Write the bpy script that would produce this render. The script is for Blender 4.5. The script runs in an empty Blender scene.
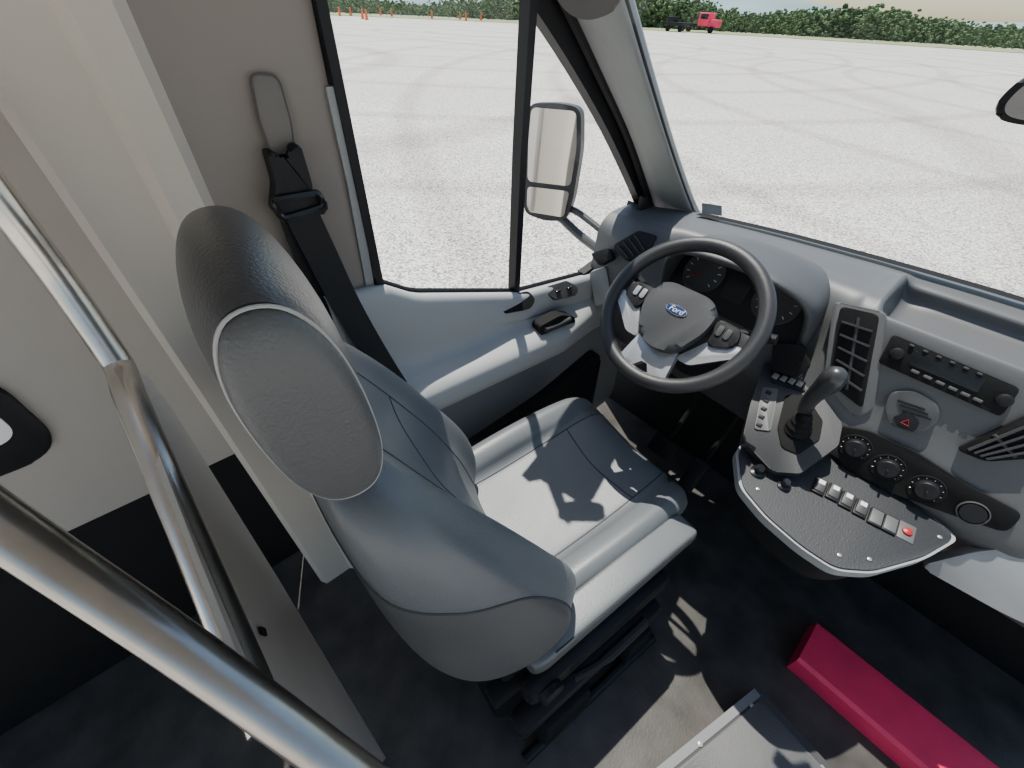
import bpy, bmesh, math, random
from mathutils import Vector as V, Matrix as M
random.seed(5)
scn = bpy.context.scene
col = scn.collection

# ---------------------------------------------------------------- camera
F = 410.0
CAM = V((0, 0, 1.45))
pit, yaw, rol = math.radians(42.5), math.radians(47), math.radians(2.8)
h = V((-math.sin(yaw), math.cos(yaw), 0)); r0 = V((math.cos(yaw), math.sin(yaw), 0)); zz = V((0, 0, 1))
D = h*math.cos(pit) - zz*math.sin(pit)
u0 = h*math.sin(pit) + zz*math.cos(pit)
Rr = r0*math.cos(rol) + u0*math.sin(rol)
U = u0*math.cos(rol) - r0*math.sin(rol)
cd = bpy.data.cameras.new('camera'); cam = bpy.data.objects.new('camera', cd); col.objects.link(cam)
cd.sensor_width = 36; cd.lens = F/1024*36; cd.clip_start = .02; cd.clip_end = 3000
cam.matrix_world = M(((Rr.x, U.x, -D.x, CAM.x), (Rr.y, U.y, -D.y, CAM.y), (Rr.z, U.z, -D.z, CAM.z), (0, 0, 0, 1)))
scn.camera = cam

def ray(px, py): return D + Rr*((px-512)/F) + U*((384-py)/F)
def at(px, py, x=None, y=None, z=None, o=None, n=None):
    """point of a real plane measured off the photograph"""
    r = ray(px, py)
    if x is not None: t = (x-CAM.x)/r.x
    elif y is not None: t = (y-CAM.y)/r.y
    elif z is not None: t = (z-CAM.z)/r.z
    else: t = (o-CAM).dot(n)/r.dot(n)
    return CAM + r*t

# ---------------------------------------------------------------- materials
def mat(name, c, rough=.5, metal=0., bump=0., scale=300., var=0., vscale=4., spec=.5):
    m = bpy.data.materials.new(name); m.use_nodes = True
    nt = m.node_tree; b = nt.nodes['Principled BSDF']
    b.inputs['Roughness'].default_value = rough; b.inputs['Metallic'].default_value = metal
    b.inputs['Specular IOR Level'].default_value = spec
    tc = nt.nodes.new('ShaderNodeTexCoord')
    no = nt.nodes.new('ShaderNodeTexNoise'); no.inputs['Scale'].default_value = vscale; no.inputs['Detail'].default_value = 6
    nt.links.new(tc.outputs['Object'], no.inputs['Vector'])
    rp = nt.nodes.new('ShaderNodeValToRGB')
    k = var
    rp.color_ramp.elements[0].position = .3; rp.color_ramp.elements[1].position = .7
    rp.color_ramp.elements[0].color = (c[0]*(1-k), c[1]*(1-k), c[2]*(1-k), 1)
    rp.color_ramp.elements[1].color = (min(1, c[0]*(1+k)), min(1, c[1]*(1+k)), min(1, c[2]*(1+k)), 1)
    nt.links.new(no.outputs['Fac'], rp.inputs['Fac']); nt.links.new(rp.outputs['Color'], b.inputs['Base Color'])
    if bump:
        vo = nt.nodes.new('ShaderNodeTexNoise'); vo.inputs['Scale'].default_value = scale; vo.inputs['Detail'].default_value = 3
        bp = nt.nodes.new('ShaderNodeBump'); bp.inputs['Strength'].default_value = bump; bp.inputs['Distance'].default_value = .002
        nt.links.new(tc.outputs['Object'], vo.inputs['Vector']); nt.links.new(vo.outputs['Fac'], bp.inputs['Height'])
        nt.links.new(bp.outputs['Normal'], b.inputs['Normal'])
    return m
def glassmat(name, tint, gloss):
    m = bpy.data.materials.new(name); m.use_nodes = True; nt = m.node_tree; nt.nodes.clear()
    o = nt.nodes.new('ShaderNodeOutputMaterial'); mx = nt.nodes.new('ShaderNodeMixShader')
    t = nt.nodes.new('ShaderNodeBsdfTransparent'); g = nt.nodes.new('ShaderNodeBsdfGlossy')
    t.inputs['Color'].default_value = (*tint, 1); g.inputs['Roughness'].default_value = .02
    mx.inputs['Fac'].default_value = gloss
    nt.links.new(t.outputs[0], mx.inputs[1]); nt.links.new(g.outputs[0], mx.inputs[2]); nt.links.new(mx.outputs[0], o.inputs[0])
    return m
def gravelmat():
    m = mat('gravel', (.5, .48, .44), .95)
    nt = m.node_tree; b = nt.nodes['Principled BSDF']; tc = nt.nodes['Texture Coordinate']
    def noise(s, d):
        n = nt.nodes.new('ShaderNodeTexNoise'); n.inputs['Scale'].default_value = s; n.inputs['Detail'].default_value = d
        nt.links.new(tc.outputs['Object'], n.inputs['Vector']); return n
    def ramp(src, p0, c0, p1, c1):
        r = nt.nodes.new('ShaderNodeValToRGB'); e = r.color_ramp.elements
        e[0].position = p0; e[1].position = p1; e[0].color = (*c0, 1); e[1].color = (*c1, 1)
        nt.links.new(src, r.inputs['Fac']); return r.outputs['Color']
    def wave(kind, loc, rot, sc, dist):
        mp = nt.nodes.new('ShaderNodeMapping'); mp.inputs['Location'].default_value = loc; mp.inputs['Rotation'].default_value = (0, 0, rot)
        nt.links.new(tc.outputs['Object'], mp.inputs['Vector'])
        w = nt.nodes.new('ShaderNodeTexWave'); w.wave_type = kind; w.inputs['Scale'].default_value = sc; w.inputs['Distortion'].default_value = dist
        if kind == 'RINGS': w.rings_direction = 'Z'
        w.inputs['Detail'].default_value = 2; w.inputs['Detail Scale'].default_value = .1
        nt.links.new(mp.outputs[0], w.inputs['Vector']); return w.outputs['Fac']
    def mul(x, y):
        k = nt.nodes.new('ShaderNodeMix'); k.data_type = 'RGBA'; k.blend_type = 'MULTIPLY'; k.inputs['Factor'].default_value = 1
        nt.links.new(x, k.inputs[6]); nt.links.new(y, k.inputs[7]); return k.outputs[2]
    W1 = (1, 1, 1)
    c = ramp(noise(38, 9).outputs['Fac'], .38, (.23, .215, .195), .60, (.88, .85, .80))
    c = mul(c, ramp(noise(.25, 4).outputs['Fac'], .3, (.90, .89, .88), .7, W1))
    c = mul(c, ramp(wave('RINGS', (30, -4, 0), 0, .03, 1.2), .0, (.80, .79, .78), .08, W1))
    c = mul(c, ramp(wave('RINGS', (-10, -42, 0), 0, .06, 1.5), .0, (.82, .81, .80), .07, W1))
    c = mul(c, ramp(wave('RINGS', (46, -36, 0), 0, .055, 1.0), .0, (.82, .81, .80), .07, W1))
    nt.links.new(c, b.inputs['Base Color'])
    return m
LEA = mat('grey leather', (.122, .134, .141), .38, bump=.3, scale=420, var=.06)
LEAD = mat('dark leather', (.05, .051, .052), .36, bump=.35, scale=420, var=.06)
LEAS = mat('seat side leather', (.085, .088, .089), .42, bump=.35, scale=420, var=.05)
PIPE = mat('white piping', (.38, .38, .36), .5)
SEAM = mat('seam thread', (.035, .04, .043), .7)
DASHT = mat('dash top plastic', (.062, .064, .066), .5, bump=.2, scale=500, var=.04)
DASH = mat('dash face plastic', (.095, .097, .098), .48, bump=.15, scale=500, var=.04)
LIGHTP = mat('light grey plastic', (.30, .31, .31), .55, bump=.15, scale=400, var=.03)
PILL = mat('pillar plastic', (.25, .255, .255), .55, bump=.15, scale=400, var=.03)
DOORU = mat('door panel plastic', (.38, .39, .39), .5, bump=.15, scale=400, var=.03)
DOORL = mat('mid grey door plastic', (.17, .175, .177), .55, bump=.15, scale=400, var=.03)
BLK = mat('black plastic', (.014, .014, .016), .5, bump=.15, scale=400, spec=.22)
BLKG = mat('gloss black', (.012, .012, .014), .15)
BLKM = mat('matt black', (.010, .010, .010), .8, bump=.2, scale=100, spec=.2)
WHEELM = mat('wheel leather', (.028, .028, .03), .42, bump=.3, scale=500)
SILV = mat('silver plastic', (.42, .43, .44), .32, .5)
STEEL = mat('brushed steel', (.62, .59, .55), .25, 1., bump=.1, scale=60, var=.08, vscale=20)
STEELD = mat('dull steel', (.44, .41, .37), .28, 1., bump=.1, scale=60, var=.1, vscale=20)
CHROME = mat('chrome', (.65, .65, .66), .15, 1.)
BEIGE = mat('pale beige trim', (.53, .48, .41), .6, bump=.1, scale=300, var=.03)
TAUPE = mat('taupe pillar trim', (.235, .205, .178), .65, bump=.15, scale=300, var=.03)
WALLM = mat('grey wall panel', (.43, .40, .36), .6, var=.05)
HEAD = mat('headliner', (.42, .41, .39), .9, bump=.1, scale=300)
FLOORM = mat('rubber floor', (.062, .058, .053), .5, bump=.35, scale=150, var=.4, vscale=9, spec=.35)
HATCH = mat('grey hatch rubber', (.085, .086, .088), .55, bump=.4, scale=250, var=.15)
PLATE = mat('grey panel sheet', (.68, .65, .60), .38, .15, var=.08)
RED = mat('red paint', (.86, .035, .12), .45, bump=.2, scale=60, var=.10, vscale=12)
BELT = mat('belt webbing', (.020, .020, .021), .75, bump=.4, scale=700, spec=.3)
BLUE = mat('emblem blue', (.010, .032, .14), .3)
WHITE = mat('white paint', (.7, .7, .7), .5)
REDB = mat('red button', (.40, .02, .02), .4)
ORANGE = mat('orange plastic', (.85, .13, .02), .5)
TREE = mat('tree foliage', (.115, .165, .085), .95, var=.35, vscale=.7, spec=.1)
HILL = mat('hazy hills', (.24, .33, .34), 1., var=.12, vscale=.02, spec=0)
GRASS = mat('verge grass', (.26, .31, .13), 1., var=.3, vscale=.3)
MIRR = mat('mirror glass', (.92, .93, .94), .03, 1.)
MHOUS = mat('mirror housing', (.045, .045, .047), .5, spec=.4)
SCREEN = mat('dark display', (.012, .014, .016), .3, spec=.3)
GLASS = glassmat('window glass', (.96, .98, .97), .03)
GRAVEL = gravelmat()

# ---------------------------------------------------------------- mesh helpers
WM = {}
def obj(name, bm, m, parent=None, smooth=35, origin=None):
    bmesh.ops.remove_doubles(bm, verts=bm.verts, dist=1e-6)
    bmesh.ops.recalc_face_normals(bm, faces=bm.faces)
    me = bpy.data.meshes.new(name); bm.to_mesh(me); bm.free()
    o = bpy.data.objects.new(name, me); col.objects.link(o)
    if parent is not None:
        w = WM[parent]; me.transform(w.inverted()); o.parent = parent; WM[o] = w
    elif origin is not None:
        w = M.Translation(origin); me.transform(w.inverted()); o.matrix_world = w; WM[o] = w
    else: WM[o] = M.Identity(4)
    me.materials.append(m)
    if smooth:
        me.polygons.foreach_set('use_smooth', [True]*len(me.polygons))
        me.set_sharp_from_angle(angle=math.radians(smooth))
    return o
def tag(o, label, cat, group=None, kind=None):
    o['label'] = label; o['category'] = cat
    if group: o['group'] = group
    if kind: o['kind'] = kind
    return o
def thing(name, loc, label, cat, group=None, kind=None):
    o = bpy.data.objects.new(name, None); col.objects.link(o); o.empty_display_size = .05
    o.location = loc; WM[o] = M.Translation(V(loc))
    return tag(o, label, cat, group, kind)
def B(): return bmesh.new()
def merge(bm, t, mx=None):
    me = bpy.data.meshes.new('t'); t.to_mesh(me); t.free()
    if mx is not None: me.transform(mx)
    bm.from_mesh(me); bpy.data.meshes.remove(me)
def frame(o, x, y, z):
    return M(((x.x, y.x, z.x, o.x), (x.y, y.y, z.y, o.y), (x.z, y.z, z.z, o.z), (0, 0, 0, 1)))
def rbox(bm, c, s, bev=.004, rot=None, seg=2, taper=None):
    t = bmesh.new(); bmesh.ops.create_cube(t, size=1)
    for v in t.verts:
        v.co = V((v.co.x*s[0], v.co.y*s[1], v.co.z*s[2]))
        if taper and v.co.z > 0: v.co.x *= taper[0]; v.co.y *= taper[1]
    if bev: bmesh.ops.bevel(t, geom=list(t.edges), offset=bev, segments=seg, affect='EDGES', profile=.5)
    mx = M.Translation(V(c))
    if rot is not None: mx = mx @ rot.to_4x4()
    merge(bm, t, mx); return bm
def roundpoly(pts, r, seg=5):
    out = []; n = len(pts)
    for i in range(n):
        p, a, b = pts[i], pts[i-1], pts[(i+1) % n]
        la, lb = (a-p).length, (b-p).length
        A = p+(a-p)*min(r/la, .48); C2 = p+(b-p)*min(r/lb, .48)
        for k in range(seg+1):
            t = k/seg; out.append(A*(1-t)**2+p*2*t*(1-t)+C2*t*t)
    return out
def prism(bm, pts, n, d, bev=0., seg=2, back=0.):
    t = bmesh.new()
    lo = [t.verts.new(p-n*back) for p in pts]; hi = [t.verts.new(p+n*d) for p in pts]
    k = len(pts)
    f = t.faces.new(hi); t.faces.new(lo[::-1])
    for i in range(k): t.faces.new((lo[i], lo[(i+1) % k], hi[(i+1) % k], hi[i]))
    if bev: bmesh.ops.bevel(t, geom=list(f.edges), offset=bev, segments=seg, affect='EDGES', profile=.5)
    merge(bm, t); return bm
def cr(pts, n, closed=False):
    out = []; k = len(pts)
    segs = k if closed else k-1
    m = n if closed else n-1
    for i in range(n):
        t = i*segs/m; j = int(t)
        if not closed and j >= segs: j = segs-1
        f = t-j
        if closed: p = [pts[(j+q) % k] for q in (-1, 0, 1, 2)]
        else: p = [pts[max(0, min(k-1, j+q))] for q in (-1, 0, 1, 2)]
        out.append(.5*((2*p[1])+(p[2]-p[0])*f+(2*p[0]-5*p[1]+4*p[2]-p[3])*f*f+(3*p[1]-p[0]-3*p[2]+p[3])*f**3))
    return out
def loft(secs, nu, nv, closed=True):
    s = [cr(x, nu, closed) for x in secs]
    cols = [cr([r[i] for r in s], nv) for i in range(nu)]
    return [[cols[i][j] for i in range(nu)] for j in range(nv)]
def gridbm(bm, g, closed=True, cap=(True, True), double=0):
    vs = [[bm.verts.new(p) for p in r] for r in g]
    n = len(g[0])
    for j in range(len(g)-1):
        for i in range(n if closed else n-1):
            bm.faces.new((vs[j][i], vs[j][(i+1) % n], vs[j+1][(i+1) % n], vs[j+1][i]))
    for e, r in ((0, 0), (1, -1)):
        if closed and cap[e]:
            c = V((0, 0, 0))
            for p in g[r]: c += p
            cv = bm.verts.new(c/n)
            for i in range(n): bm.faces.new((vs[r][i], vs[r][(i+1) % n], cv))
    return bm
def gpt(g, u, v):
    n = len(g[0]); m = len(g)-1
    U_ = (u % 1)*n; i = int(U_); fu = U_-i; W = min(max(v, 0), 1)*m; j = min(int(W), m-1); fv = W-j
    a = g[j][i % n].lerp(g[j][(i+1) % n], fu); b = g[j+1][i % n].lerp(g[j+1][(i+1) % n], fu)
    return a.lerp(b, fv)
def tube(bm, pts, r, seg=10, closed=False):
    n = len(pts); rings = []; prev = None
    for i in range(n):
        if closed: t = pts[(i+1) % n]-pts[i-1]
        else: t = pts[min(i+1, n-1)]-pts[max(i-1, 0)]
        t.normalize()
        if prev is None:
            a = V((0, 0, 1)) if abs(t.z) < .9 else V((1, 0, 0)); x = t.cross(a).normalized()
        else: x = (prev-t*prev.dot(t)).normalized()
        prev = x; y = t.cross(x)
        rr = r[i] if isinstance(r, (list, tuple)) else r
        rings.append([pts[i]+(x*math.cos(q)+y*math.sin(q))*rr for q in [2*math.pi*k/seg for k in range(seg)]])
    if closed: rings.append(rings[0])
    return gridbm(bm, rings, True, (not closed, not closed))
def lathe(bm, o, ax, prof, seg=28):
    ax = ax.normalized(); a = V((0, 0, 1)) if abs(ax.z) < .9 else V((1, 0, 0)); x = ax.cross(a).normalized(); y = ax.cross(x)
    return gridbm(bm, [[o+ax*hh+(x*math.cos(q)+y*math.sin(q))*r for q in [2*math.pi*k/seg for k in range(seg)]] for r, hh in prof])
def ribbon(bm, pts, wd, w, th):
    g = []
    for i, p in enumerate(pts):
        t = (pts[min(i+1, len(pts)-1)]-pts[max(i-1, 0)]).normalized(); d = (wd-t*wd.dot(t)).normalized(); n = t.cross(d)
        g.append([p+d*w/2+n*th/2, p-d*w/2+n*th/2, p-d*w/2-n*th/2, p+d*w/2-n*th/2])
    return gridbm(bm, g)
def text(name, body, size, m, mx, parent, ext=.0006):
    cu = bpy.data.curves.new('t', 'FONT'); cu.body = body; cu.size = size; cu.extrude = ext; cu.align_x = 'CENTER'; cu.align_y = 'CENTER'; cu.shear = .3
    o = bpy.data.objects.new('t', cu); col.objects.link(o)
    me = bpy.data.meshes.new_from_object(o.evaluated_get(bpy.context.evaluated_depsgraph_get()))
    bpy.data.objects.remove(o)
    b = B(); b.from_mesh(me); bmesh.ops.transform(b, matrix=mx, verts=b.verts)
    return obj(name, b, m, parent, 0)
def quadgrid(bm, rows): return gridbm(bm, rows, False)
def P(pix, **k): return [at(a, b, **k) for a, b in pix]
X1, Y1, Z1 = V((1, 0, 0)), V((0, 1, 0)), V((0, 0, 1))

# ================================================================ OUTSIDE
GZ = -.75
b = B(); s = 900
quadgrid(b, [[V((x, y, GZ)) for x in (-s, -60, -20, 0, 20, 60, s)] for y in (-s, -60, -20, 0, 20, 60, s)])
tag(obj('ground', b, GRAVEL, None, 0), 'wide pale gravel lot outside the windows', 'ground', kind='structure')
def azpt(az, d): return V((-math.sin(az)*d, math.cos(az)*d, GZ))
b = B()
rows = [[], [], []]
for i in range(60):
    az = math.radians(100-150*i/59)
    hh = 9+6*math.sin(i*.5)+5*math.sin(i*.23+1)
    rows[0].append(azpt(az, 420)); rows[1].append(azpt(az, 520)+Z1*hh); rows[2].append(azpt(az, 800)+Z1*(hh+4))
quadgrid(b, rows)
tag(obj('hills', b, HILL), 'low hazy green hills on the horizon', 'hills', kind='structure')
def treeline(a0, a1, d0, d1, n, h0, h1, label):
    b = B()
    proto = []
    for q in range(6):
        tb = bmesh.new(); bmesh.ops.create_icosphere(tb, subdivisions=2, radius=1)
        for v in tb.verts: v.co *= random.uniform(.5, 1.3)
        me = bpy.data.meshes.new('blob'); tb.to_mesh(me); tb.free(); proto.append(me)
    hts = []
    for i in range(n):
        t = (i+random.random())/n; az = math.radians(a0+(a1-a0)*t); d = d0+(d1-d0)*t+random.uniform(0, 8)
        hh = random.uniform(h0, h1)*(.85+.2*math.sin(i*.07)+.12*math.sin(i*.031+1)); p = azpt(az, d); hts.append((math.radians(a0+(a1-a0)*i/n), d0+(d1-d0)*t+9, hh))
        for k in range(18):
            me = random.choice(proto).copy(); sc = random.uniform(.45, 1)*.085*hh
            me.transform(M.Translation(p+V((random.uniform(-1.6, 1.6), random.uniform(-1.6, 1.6), hh*(.04+.052*k)))) @ M.Rotation(random.uniform(0, 6), 4, 'Z') @ M.Diagonal((sc*1.15, sc*1.15, sc*.8, 1)))
            b.from_mesh(me); bpy.data.meshes.remove(me)
    for me in proto: bpy.data.meshes.remove(me)
    quadgrid(b, [[azpt(a, d)+Z1*(hq*.92*k) for a, d, hq in hts] for k in (0, .5, 1)])
    o = obj('tree_line', b, TREE, None, 60); tag(o, label, 'trees', kind='stuff')
treeline(95, 44, 116, 130, 220, 3, 4.6, 'dark green tree line far beyond the gravel, seen through the side window')
treeline(40, -45, 122, 137, 400, 4.4, 6.0, 'green tree line far beyond the gravel, seen through the windshield')
b = B()
quadgrid(b, [[azpt(math.radians(95-3*i), d)+Z1*zq for i in range(48)] for d, zq in ((106, .05), (122, .1))])
tag(obj('grass_verge', b, GRASS), 'strip of green grass between gravel and trees', 'grass', kind='stuff')
cone0 = None
for px, py in ((322, 14), (340, 16), (351, 16), (363, 19), (367, 20), (381, 16), (392, 17), (432, 19), (460, 20), (466, 21), (481, 21)):
    p = at(px, py, z=GZ)
    if cone0 is None:
        b = B(); rbox(b, p+Z1*.04, (.5, .5, .08), .01)
        lathe(b, p+Z1*.08, Z1, [(.26, 0), (.24, .05), (.16, .6), (.10, 1.1), (.05, 1.15)], 12)
        cone0 = obj('traffic_cone', b, ORANGE, None, 35, p); c = cone0
    else:
        c = cone0.copy(); col.objects.link(c); c.location = p
    tag(c, 'small orange traffic cone far off on the gravel', 'cone', 'orange cones on the far gravel')
p = at(703, 33, z=GZ)
t = thing('truck', p, 'red truck parked far away before the trees', 'truck')
b = B(); rbox(b, p+V((0, 0, 1.9)), (2.2, 2.2, 1.9), .2); obj('cab', b, RED, t)
b = B(); rbox(b, p+V((1.8, .1, 1.4)), (1.7, 1.9, 1.1), .15); obj('bonnet', b, RED, t)
b = B(); rbox(b, p+V((-3, 0, 1.1)), (4, 2.1, .4), .05); obj('flatbed', b, BLK, t)
b = B(); rbox(b, p+V((.1, -1.1, 2.3)), (1.5, .1, .7), .03); obj('cab_window', b, BLKG, t)
for dx in (-4, -2.6, 1.9):
    b = B(); lathe(b, p+V((dx, -1.2, .5)), Y1, [(.05, 0), (.3, 0), (.5, .03), (.5, .3), (.2, .3)], 16); obj('wheel', b, BLKM, t)
p = at(676, 32, z=GZ)
t = thing('trailer', p, 'dark low trailer parked left of the red truck', 'trailer')
b = B(); rbox(b, p+V((0, 0, 1.1)), (4, 2, .5), .08); rbox(b, p+V((-1.2, 0, 1.7)), (1.4, 1.6, .8), .1); obj('body', b, BLK, t)
for dx in (-1.3, 1.3):
    b = B(); lathe(b, p+V((dx, -1.1, .45)), Y1, [(.05, 0), (.45, .03), (.45, .3), (.2, .3)], 16); obj('wheel', b, BLKM, t)

# ================================================================ SHELL
b = B(); rbox(b, (.15, .05, -.03), (2.3, 2.75, .06), .005)
tag(obj('floor', b, FLOORM), 'black rubber cab floor', 'floor', kind='structure')
b = B(); rbox(b, (.1, 1.42, .45), (1.9, .04, 1.0), .005)
tag(obj('wall_front', b, BLKM), 'dark bulkhead under the dashboard', 'wall', kind='structure')
b = B()
quadgrid(b, [[V((x, y, 1.88-.10*(abs(x-.1)/1.0)**3)) for x in [-.86+1.92*i/12 for i in range(13)]] for y in (-1.4, -.8, -.2, .1, .33)])
quadgrid(b, [[V((x, y, zq-.10*(abs(x-.1)/1.0)**3)) for x in [-.86+1.92*i/12 for i in range(13)]] for y, zq in ((.33, 1.88), (.42, 1.84), (.44, 1.76))])
tag(obj('ceiling', b, HEAD), 'pale headliner over the cab', 'ceiling', kind='structure')
t = thing('wall_left', (-.95, -.6, 0), 'pale grey side wall behind the driver', 'wall', kind='structure')
b = B(); rbox(b, (-.965, -.72, 1.22), (.03, 1.3, 1.3), .006); obj('upper_panel', b, WALLM, t)
b = B(); rbox(b, (-.985, -.72, .285), (.03, 1.3, .57), .006); obj('lower_panel', b, BLKM, t)
t = thing('window_2', (-.95, -.42, .95), 'small black rimmed opening in the rear side wall', 'window', kind='structure')
pp = [V((-.949, y, zq)) for y, zq in ((-.305, .78), (-.305, .985), (-.62, .985), (-.62, .78))]
b = B(); prism(b, roundpoly(pp, .07, 8), X1, .012, .004); obj('frame', b, BLK, t)
pq = [V((-.949, y, zq)) for y, zq in ((-.336, .845), (-.336, .925), (-.60, .935), (-.60, .83))]
b = B(); prism(b, roundpoly(pq, .035, 8), X1, .014); obj('pane', b, mat('bright pane', (.9, .9, .88), .3), t)

# B pillar: faceted trim from rear edge to the door
t = thing('trim_2', (-.82, .1, 0), 'door pillar trim behind the side window, pale and taupe', 'trim', kind='structure')
def column(ys, z0, z1, lean=.05):
    rows = []
    for i in range(9):
        zq = z0+(z1-z0)*i/8
        rows.append([V((x+max(0, zq-1.0)*lean, y, zq)) for x, y in ys])
    return rows
b = B(); quadgrid(b, column([(-.96, -.075), (-.82, -.072), (-.80, -.06), (-.80, .02), (-.785, .035), (-.785, .075), (-.80, .09)], 0, 1.86)); obj('rear_trim', b, BEIGE, t)
b = B(); quadgrid(b, column([(-.80, .09), (-.806, .12), (-.806, .22), (-.79, .275), (-.80, .305), (-.85, .31)], .0, 1.86)); obj('front_trim', b, TAUPE, t)
pp = P([(246, 72), (274, 74), (287, 120), (291, 150), (268, 152), (256, 120)], x=-.795)
b = B(); prism(b, roundpoly(pp, .012), X1, .018, .003); slot = obj('belt_height_slot', b, mat('slot taupe', (.16, .142, .125), .6), t)
b = B(); tube(b, [q+X1*.018 for q in roundpoly(pp, .012)], .0014, 6, True); obj('slot_rim', b, mat('slot edge', (.08, .075, .07), .6), slot)
p = at(182, 194, x=-.785); b = B(); lathe(b, p, X1, [(.009, -.005), (.009, .005), (.006, .007), (.001, .007)], 16); obj('trim_screw', b, BLK, t)
pp = P([(292, 228), (330, 250), (345, 318), (318, 318)], x=-.79)
b = B(); prism(b, roundpoly(pp, .012), X1, .008); obj('belt_opening', b, BLKM, t)

# ================================================================ DOOR
door = thing('door_1', (-.8, .7, 0), 'driver door with pale grey trim panel and two-part window', 'door', kind='structure')
def sill(y):
    k = [(.1, 1.02), (.33, .99), (.40, .942), (.74, .825), (1.04, .786), (1.3, .77)]
    for (a, c), (d, e) in zip(k, k[1:]):
        if y <= d: return c+(e-c)*(y-a)/(d-a)
    return .77
ys = [.2+1.08*i/40 for i in range(41)]
def prof(y, tt):
    s0 = sill(y); arm = .058*max(0, min(1, (1.12-y)/.25))*max(0, min(1, (y-.2)/.15+.4))
    pts = [V((-.80, y, s0)), V((-.772, y, s0+.008)), V((-.757, y, s0-.012)), V((-.754, y, s0-.07)), V((-.752-arm*.1, y, .765-.08*(y-.4)+.1*max(0, .5-y))),
           V((-.735+arm*.8, y, .735-.08*(y-.4))), V((-.73+arm, y, .70-.08*(y-.4))), V((-.735+arm*.8, y, .64-.08*(y-.4))), V((-.76, y, .60-.08*(y-.4)))]
    return pts
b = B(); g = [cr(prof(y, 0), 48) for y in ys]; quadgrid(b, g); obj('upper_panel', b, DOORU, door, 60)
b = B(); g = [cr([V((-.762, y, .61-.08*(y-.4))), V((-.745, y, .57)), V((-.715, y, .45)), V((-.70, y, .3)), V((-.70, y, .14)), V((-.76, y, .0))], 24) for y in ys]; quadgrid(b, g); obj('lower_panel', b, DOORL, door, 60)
pp = [V((-.70, y, zq)) for y, zq in ((.36, .08), (1.12, .08), (1.10, .50), (.80, .44), (.45, .42))]
b = B(); prism(b, roundpoly(pp, .05), X1, .02, .012, back=.05); obj('map_pocket', b, BLK, door)
# frame bars
def lean(p): return V((p.x+max(0, p.z-1.0)*.05, p.y, p.z))
def bar(name, pts, w, th, wd, m=BLK):
    b = B(); ribbon(b, [lean(q) for q in pts], wd, w, th); return obj(name, b, m, door, 20)
bar('rear_frame', [V((-.80, .326, sill(.33)-.02)), V((-.80, .318, 1.3)), V((-.80, .303, 1.85))], .016, .03, Y1)
bar('frame_trim', [V((-.80, .304, sill(.30)-.01)), V((-.80, .309, 1.2)), V((-.80, .306, 1.35))], .018, .02, Y1, LIGHTP)
bar('divider_bar', [V((-.80, .735, sill(.735)-.02)), V((-.80, .725, 1.2)), V((-.80, .71, 1.9))], .020, .03, Y1)
ff = [at(a, c_, x=-.785) for a, c_ in ((646, 205), (637, 180), (612, 122), (578, 58), (543, 0), (505, -58))]
b = B(); ribbon(b, cr(ff, 16), V((0, .7, .7)), .062, .03); obj('front_frame', b, BLK, door, 20)
bar('front_corner', [V((-.795, 1.04, .775)), V((-.795, 1.14, .80)), V((-.795, 1.23, .88)), V((-.795, 1.27, .98))], .05, .03, Z1)
b = B(); tube(b, [V((-.80, y, sill(y)+.004)) for y in [.31+.8*i/30 for i in range(31)]], .008); obj('sill_gasket', b, BLK, door)
b = B()
quadgrid(b, [[lean(V((-.81, y, sill(y)-.03))) for y in (.3, .4, .74, 1.04, 1.22)], [lean(V((-.81, y, zq))) for y, zq in ((.3, 1.8), (.4, 1.78), (.66, 1.55), (.97, 1.25), (1.24, .90))]])
obj('window_glass', b, GLASS, door)
# cup, switch, handle
pp = P([(498, 297), (528, 291), (535, 300), (530, 309), (505, 314), (497, 307)], o=V((-.75, .8, .8)), n=V((.8, 0, .6)))
b = B(); prism(b, roundpoly(pp, .012), V((.8, 0, .6)), .004, .001, back=.02); obj('pull_cup', b, BLKM, door)
pp = P([(545, 287), (565, 281), (577, 288), (575, 296), (555, 300), (546, 295)], o=V((-.75, .95, .78)), n=V((.8, 0, .6)))
b = B(); prism(b, roundpoly(pp, .01), V((.8, 0, .6)), .008, .002, back=.02); sw = obj('window_switch', b, MHOUS, door)
for q in ((556, 291), (567, 288)):
    p = at(*q, o=V((-.75, .95, .78)), n=V((.8, 0, .6))) + V((.8, 0, .6))*.010
    b = B(); rbox(b, p, (.014, .02, .006), .002); obj('switch_button', b, BLKG, sw)
pp = P([(538, 326), (560, 314), (574, 316), (574, 326), (556, 338), (541, 338)], x=-.705)
b = B(); prism(b, roundpoly(pp, .018), X1, .006, .002, back=.03); hd = obj('handle_recess', b, BLKM, door)
b = B(); tube(b, cr(P([(545, 330), (556, 326), (570, 319)], x=-.695), 8), .008); obj('door_handle', b, MHOUS, hd)

# ================================================================ WINDSHIELD, PILLAR
base = [V(q) for q in ((-.69, 1.29, .985), (-.6, 1.345, .985), (-.3, 1.43, .985), (.17, 1.485, .985), (.6, 1.45, .985), (1.0, 1.31, .985))]
top = [V((q.x*.93, q.y-1.0, q.z+.77)) for q in base]
b = B(); cb, ct = cr(base, 24), cr(top, 24)
quadgrid(b, [[cb[i].lerp(ct[i], k/10)+V((0, .02, .03))*math.sin(math.pi*k/10) for i in range(24)] for k in range(11)])
tag(obj('window_1', b, GLASS, None, 60), 'large raked windshield', 'window', kind='structure')
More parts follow.
